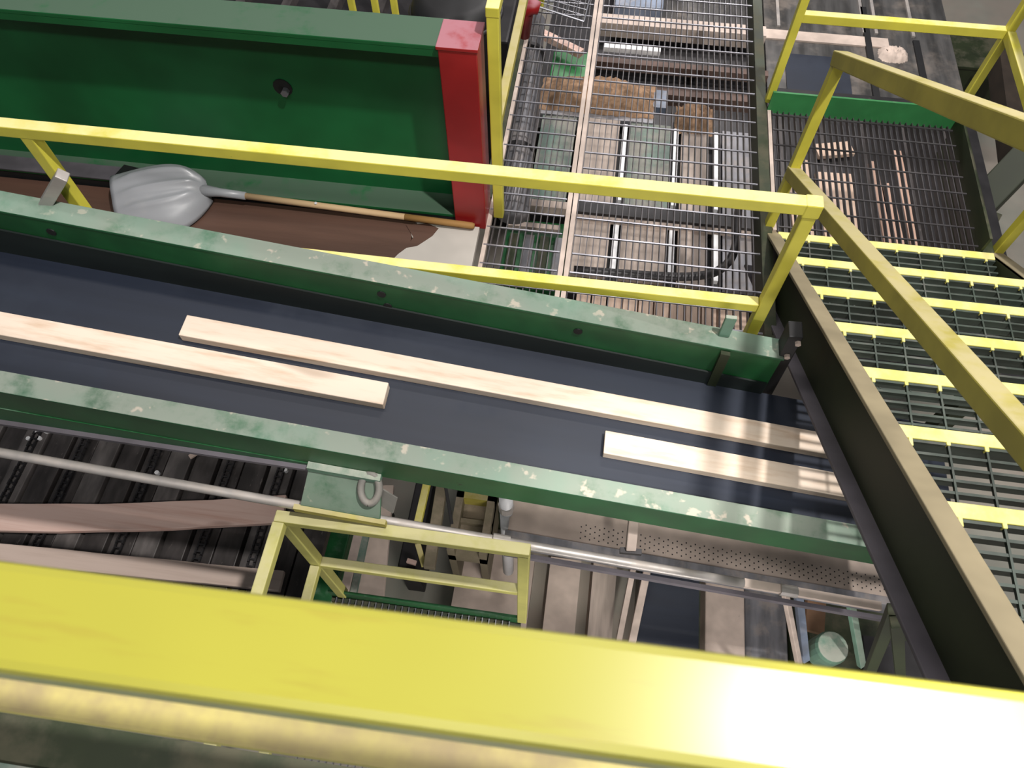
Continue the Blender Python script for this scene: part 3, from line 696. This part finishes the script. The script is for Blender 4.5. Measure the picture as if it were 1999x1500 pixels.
# ------------------------------------------------------------------ slat chain deck at lower left with boards
sd_ = thing('slat_chain_deck', 'dark worn slat deck under the conveyor at lower left', 'slat deck', (-2.2, 1.1, -3))
k = 0; x = -3.4
while x < -1.24:
    w = 0.125
    obj('slat', box(B(), x, x + w, 0.35, 2.0, -1.06, -1.0 - 0.012 * (k % 3)), M['slat_light' if k in (1, 3, 6, 9, 13) else 'slat'], sd_, bevel=0.004)
    x += 0.142; k += 1
for cx in (-2.905, -2.62, -2.195, -1.77, -1.485):
    bm = B(); y = 0.4; k = 0
    while y < 1.95:
        for e in (-0.017, 0.017):
            box(bm, cx + e - 0.004, cx + e + 0.004, y, y + 0.034, -1.0, -0.985 + 0.004 * (k % 2))
        box(bm, cx - 0.02, cx + 0.02, y + 0.012, y + 0.020, -0.998, -0.988)
        y += 0.038; k += 1
    obj('drive_chain', bm, M['steel_dark'], sd_, kind='stuff')
obj('bed', box(B(), -3.5, -1.22, 0.35, 2.0, -1.25, -1.08), M['steel_dark'], sd_)
for x, y in ((-2.94, 1.40), (-2.88, 1.41), (-2.92, 1.45), (-2.86, 1.455), (-1.74, 1.47), (-1.50, 1.44), (-1.46, 1.41), (-2.15, 1.30)):
    obj('chain_pin', tube(B(), [(x, y, -1.01), (x, y, -0.985)], 0.012, 8), M['glint_steel'], sd_)
for x in (-3.3, -1.35):
    obj('leg', box(B(), x, x + 0.1, 0.5, 0.6, -3.0, -1.25), M['green_dark'], sd_)
    obj('leg', box(B(), x, x + 0.1, 1.8, 1.9, -3.0, -1.25), M['green_dark'], sd_)
def flat_board(label, a, b, w, mat, th=0.035, z=-0.98, wav=0.0):
    bm = B(); a, b = Vector(a), Vector(b); n = 10
    d = (b - a).normalized(); s_ = Vector((-d.y, d.x, 0)); pr = None
    for i in range(n + 1):
        c_ = a.lerp(b, i / n) + s_ * (wav * math.sin(math.pi * i / n))
        w0 = w * (1 + 0.03 * math.sin(i * 2.1))
        ring = [bm.verts.new(c_ + s_ * (w0 / 2 * e) + Vector((0, 0, f))) for e, f in ((-1, 0), (1, 0), (1, th), (-1, th))]
        if pr:
            for q in range(4): bm.faces.new((pr[q], pr[(q + 1) % 4], ring[(q + 1) % 4], ring[q]))
        else: bm.faces.new(ring[::-1])
        pr = ring
    bm.faces.new(pr)
    o = obj('rough_board', bm, mat, None, bevel=0.004)
    return tag(o, label, 'board', 'rough boards on the slat deck')
a, b = at(-150, 1012, -1.0), at(560, 1000, -1.0)
flat_board('wide pinkish knotty board lying across the dark slat deck', (a.x, a.y, -0.98), (b.x, b.y, -0.98), 0.15, M['wood_pink'], wav=-0.03)
a, b = at(-150, 1070, -1.0), at(555, 1140, -1.0)
flat_board('greyish board on the slat deck just above the close yellow rail', (a.x, a.y, -0.98), (b.x, b.y, -0.98), 0.10, M['wood_grey'])
tag(obj('wood_chip', beam(B(), at(370, 893, -0.99), at(398, 876, -0.99), 0.025, 0.012), M['wood_grey']), 'small bark sliver lying on the dark slat deck', 'wood chip')

# ------------------------------------------------------------------ lower platform with its yellow rail
lp = thing('lower_platform', 'small green edged grating platform below, behind the close yellow rail', 'platform', (-0.5, 0.4, -0.8))
b1, b2 = grating(-0.95, -0.10, -0.6, 0.735, z=-0.77)
obj('bearing_bars', b1, M['steel'], lp, kind='stuff'); obj('cross_rods', b2, M['steel'], lp, kind='stuff')
obj('toe_plate', box(B(), -0.98, -0.08, 0.74, 0.752, -0.80, -0.70), M['green'], lp)
obj('edge_beam', box(B(), -0.98, -0.08, 0.72, 0.75, -0.95, -0.80), M['green_dark'], lp)
g4 = thing('guardrail', 'pale yellow guardrail corner of the lower platform, bottom centre', 'guardrail', (-0.5, 0.75, -0.77))
xl, xr, yy = -0.925, -0.075, 0.755
obj('top_rail', box(B(), xl - 0.02, xr + 0.02, yy - 0.021, yy + 0.021, 0.258, 0.30), M['yellow_pale'], g4, bevel=0.004)
obj('mid_rail', box(B(), xl + 0.02, xr - 0.02, yy - 0.02, yy + 0.02, -0.27, -0.23), M['yellow_pale'], g4, bevel=0.004)
for x in (xl, xr):
    obj('post', box(B(), x - 0.021, x + 0.021, yy - 0.021, yy + 0.021, -0.77, 0.27), M['yellow_pale'], g4, bevel=0.004)
obj('side_top_rail', box(B(), xl - 0.022, xl + 0.02, -0.5, yy - 0.0215, 0.258, 0.30), M['yellow_pale'], g4, bevel=0.004)
obj('side_mid_rail', box(B(), xl - 0.02, xl + 0.02, -0.5, yy - 0.0215, -0.27, -0.23), M['yellow_pale'], g4, bevel=0.004)

# ------------------------------------------------------------------ pan and machinery in the gap below the conveyor
pn = thing('perforated_pan', 'dusty perforated pan conveyor running below the belt conveyor', 'pan', (0.7, 1.2, -3))
ZP = -0.62
obj('pan', box(B(), -0.19, 2.0, 1.10, 1.48, ZP - 0.02, ZP, S), M['dust_floor'], pn)
bm = B()
for i in range(70):
    for j in range(3):
        x = 0.15 + i * 0.022; y = 1.13 + j * 0.028 + 0.012 * (i % 2)
        box(bm, x - 0.003, x + 0.003, y - 0.003, y + 0.003, ZP - 0.001, ZP + 0.0012, S)
obj('perforations', bm, M['steel_dark'], pn, kind='stuff')
obj('side_rail', box(B(), -0.20, 2.0, 1.06, 1.10, ZP - 0.12, ZP + 0.03, S), M['panel_grey'], pn, bevel=0.004)
obj('lower_rail', box(B(), -0.20, 2.0, 1.03, 1.05, ZP - 0.16, ZP - 0.12, S), M['lilac'], pn)
for x in (-0.1, 1.3):
    obj('hanger', box(B(), x, x + 0.05, 1.41, 1.46, ZP + S * x, Z0 - 0.287 + S * x), M['green_dark'], pn)
wp = thing('white_pipe', 'short white upright pipe below the conveyor side', 'pipe', (-0.27, 1.2, -1.2))
a = at(988, 985, -0.5)
obj('body', tube(B(), [(a.x, a.y, -1.6), (a.x, a.y, -0.42)], 0.032, 12), M['white'], wp, smooth=True)
obj('collar', tube(B(), [(a.x, a.y, -0.56), (a.x, a.y, -0.50)], 0.037, 12), M['pipe'], wp)
oc = thing('olive_cabinet', 'olive drab open frame cabinet standing on the floor below', 'cabinet', (-0.6, 1.9, -3))
a, b = at(872, 1075, -2.0), at(970, 955, -2.0)
obj('floor_panel', box(B(), a.x, b.x, a.y, b.y, -2.2, -2.1), M['olive'], oc)
for x in (a.x, b.x - 0.05): obj('side', box(B(), x, x + 0.05, a.y, b.y, -2.69, -1.98), M['olive'], oc)
obj('back_rail', box(B(), a.x, b.x, b.y - 0.10, b.y, -2.1, -1.98), M['yellow_worn'], oc)
obj('shelf_edge', box(B(), a.x, b.x, a.y + 0.22, a.y + 0.25, -2.1, -2.05), M['olive'], oc)
def stick(name, label, cat, p, q, w, h, mat, bev=0.003):
    return tag(obj(name, beam(B(), p, q, w, h), M[mat], None, bevel=bev), label, cat)
stick('yellow_bar', 'thin yellow bar left of the olive cabinet below', 'bar', at(838, 925, -1.6), at(814, 1030, -1.6), 0.045, 0.045, 'yellow')
stick('olive_bar', 'olive bar beside the thin yellow bar below the conveyor', 'bar', at(866, 930, -1.75), at(838, 1110, -1.75), 0.07, 0.06, 'olive')
stick('yellow_brace', 'short yellow brace below the lower rail, centre', 'brace', at(815, 1060, -1.7), at(828, 1105, -1.8), 0.035, 0.035, 'yellow_worn')
stick('black_cable', 'black cable hanging in front of the olive cabinet', 'cable', at(868, 940, -1.4), at(882, 1022, -1.7), 0.02, 0.02, 'black')
lf = thing('green_machine_base', 'green machine base below the lower rail with pale strips', 'machine', (-1.2, 1.4, -3))
a, b = at(600, 1180, -1.8), at(700, 1000, -1.8)
obj('body', box(B(), a.x - 0.05, b.x - 0.02, a.y - 0.1, b.y + 0.1, -3.0, -1.8), M['green'], lf, bevel=0.01)
obj('pale_strip', beam(B(), at(703, 1030, -1.75), at(672, 1160, -1.75), 0.05, 0.04), M['dusty_steel'], lf)
obj('strip', beam(B(), at(718, 1030, -1.77), at(690, 1160, -1.77), 0.04, 0.03), M['panel_green'], lf)
wb = stick('whitish_board', 'broad whitish board standing under the lower rail', 'board', at(745, 950, -2.0), at(722, 1180, -2.0), 0.17, 0.05, 'dust_floor')
a, b = at(775, 1110, -2.4), at(850, 930, -2.4)
dh = thing('dark_hopper', 'dark brown hopper opening left of the yellow bar', 'hopper', (a.x, a.y, -3))
obj('body', box(B(), a.x, b.x, a.y, b.y, -3.0, -2.4), M['steel_dark'], dh, bevel=0.01)
obj('rim', box(B(), a.x - 0.02, b.x + 0.02, a.y - 0.03, a.y, -2.5, -2.37), M['olive'], dh)
obj('scrap', beam(B(), at(795, 1095, -2.36), at(812, 1100, -2.36), 0.03, 0.03), M['wood_pink'], dh)
a = at(1110, 1180, -2.6)
fb = thing('dust_covered_plate', 'pinkish dust covered plates on the floor, bottom centre', 'plate', (a.x, a.y, -3))
a, b = at(860, 1300, -2.7), at(1045, 1085, -2.7)
obj('plate', box(B(), a.x, b.x, a.y, b.y, -3.0, -2.7), M['dust_floor'], fb)
a, b = at(1050, 1310, -2.65), at(1135, 1095, -2.65)
obj('plate', box(B(), a.x, b.x, a.y, b.y, -3.0, -2.65), M['dust_floor'], fb)
a, b = at(1140, 1320, -2.7), at(1205, 1095, -2.7)
obj('plate', box(B(), a.x, b.x, a.y, b.y, -3.0, -2.7), M['panel_tan'], fb)
stick('grey_rail', 'left of two slim grey rails beside the dark floor belt', 'rail', at(1238, 1100, -1.9), at(1200, 1290, -1.9), 0.035, 0.05, 'dusty_steel')
stick('grey_rail', 'right of two slim grey rails beside the dark floor belt', 'rail', at(1266, 1100, -1.9), at(1226, 1290, -1.9), 0.045, 0.05, 'dusty_steel')
cb = thing('floor_belt', 'dark green black belt on a low frame, bottom right of centre', 'belt', (0.8, 1.2, -3))
a, b = at(1240, 1300, -2.0), at(1372, 1095, -2.0)
obj('belt', box(B(), a.x, b.x - 0.02, a.y, b.y, -2.05, -2.0), M['belt'], cb)
obj('bed', box(B(), a.x, b.x, a.y, b.y, -2.2, -2.06), M['green_dark'], cb)
obj('leg', box(B(), a.x + 0.1, b.x - 0.1, a.y + 0.1, a.y + 0.2, -3.0, -2.2), M['green_dark'], cb)
a, b = at(1376, 1300, -2.4), at(1452, 1080, -2.4)
tag(obj('dusty_block', box(B(), a.x, b.x, a.y, b.y, -3.0, -2.4), M['dust_floor'], None, bevel=0.01), 'pinkish dust covered block right of the dark floor belt', 'block')
a, b = at(1455, 1310, -2.6), at(1530, 1080, -2.6)
tag(obj('grey_block', box(B(), a.x, b.x, a.y, b.y, -3.0, -2.6), M['panel_grey'], None, bevel=0.01), 'grey steel block on the floor left of the lilac struts', 'block')
stick('leaning_strut', 'pale pinkish leaning strut left of the bluish strut', 'strut', at(1530, 1145, -1.0), at(1560, 1300, -1.6), 0.03, 0.03, 'dusty_steel')
stick('leaning_strut', 'bluish leaning strut left of the orange timber', 'strut', at(1553, 1110, -1.1), at(1572, 1290, -1.7), 0.045, 0.03, 'blue_grey')
stick('leaning_strut', 'pale green leaning strut near the stair underside', 'strut', at(1652, 1130, -1.0), at(1682, 1300, -1.5), 0.04, 0.03, 'green_pale')
stick('orange_timber', 'orange brown timber offcut below the stair side', 'timber', at(1597, 1105, -1.8), at(1588, 1235, -1.8), 0.11, 0.05, 'orange')
tag(obj('drum', tube(B(), [at(1603, 1275, -1.75) + Vector((0, 0, z)) for z in (0, 0.03, 0.16, 0.19)], [0.09, 0.09, 0.09, 0.082], 20), M['green_pale'], None, bevel=0.004), 'pale greenish drum below the orange timber', 'drum')
dp = thing('machine_plinth', 'dark machine plinth in the shade under the stairs', 'machine', (1.6, 1.2, -3))
a, b = at(1585, 1330, -2.2), at(1760, 1100, -2.2)
obj('body', box(B(), a.x, b.x, a.y, b.y, -3.0, -2.2), M['green_dark'], dp, bevel=0.01)
obj('step', box(B(), a.x + 0.3, b.x, a.y, a.y + 0.3, -2.2, -2.1), M['steel_dark'], dp)
for i, (p, q, lab) in enumerate((((1745, 1190), (1690, 1330), 'dark diagonal stair leg leaning left at the bottom right'), ((1750, 1215), (1758, 1330), 'dark upright stair leg behind the close rail at bottom right'))):
    obj('leg', beam(B(), at(*p, 0.25), at(*q, -0.9), 0.04, 0.04), M['green_dark'], st, bevel=0.003)
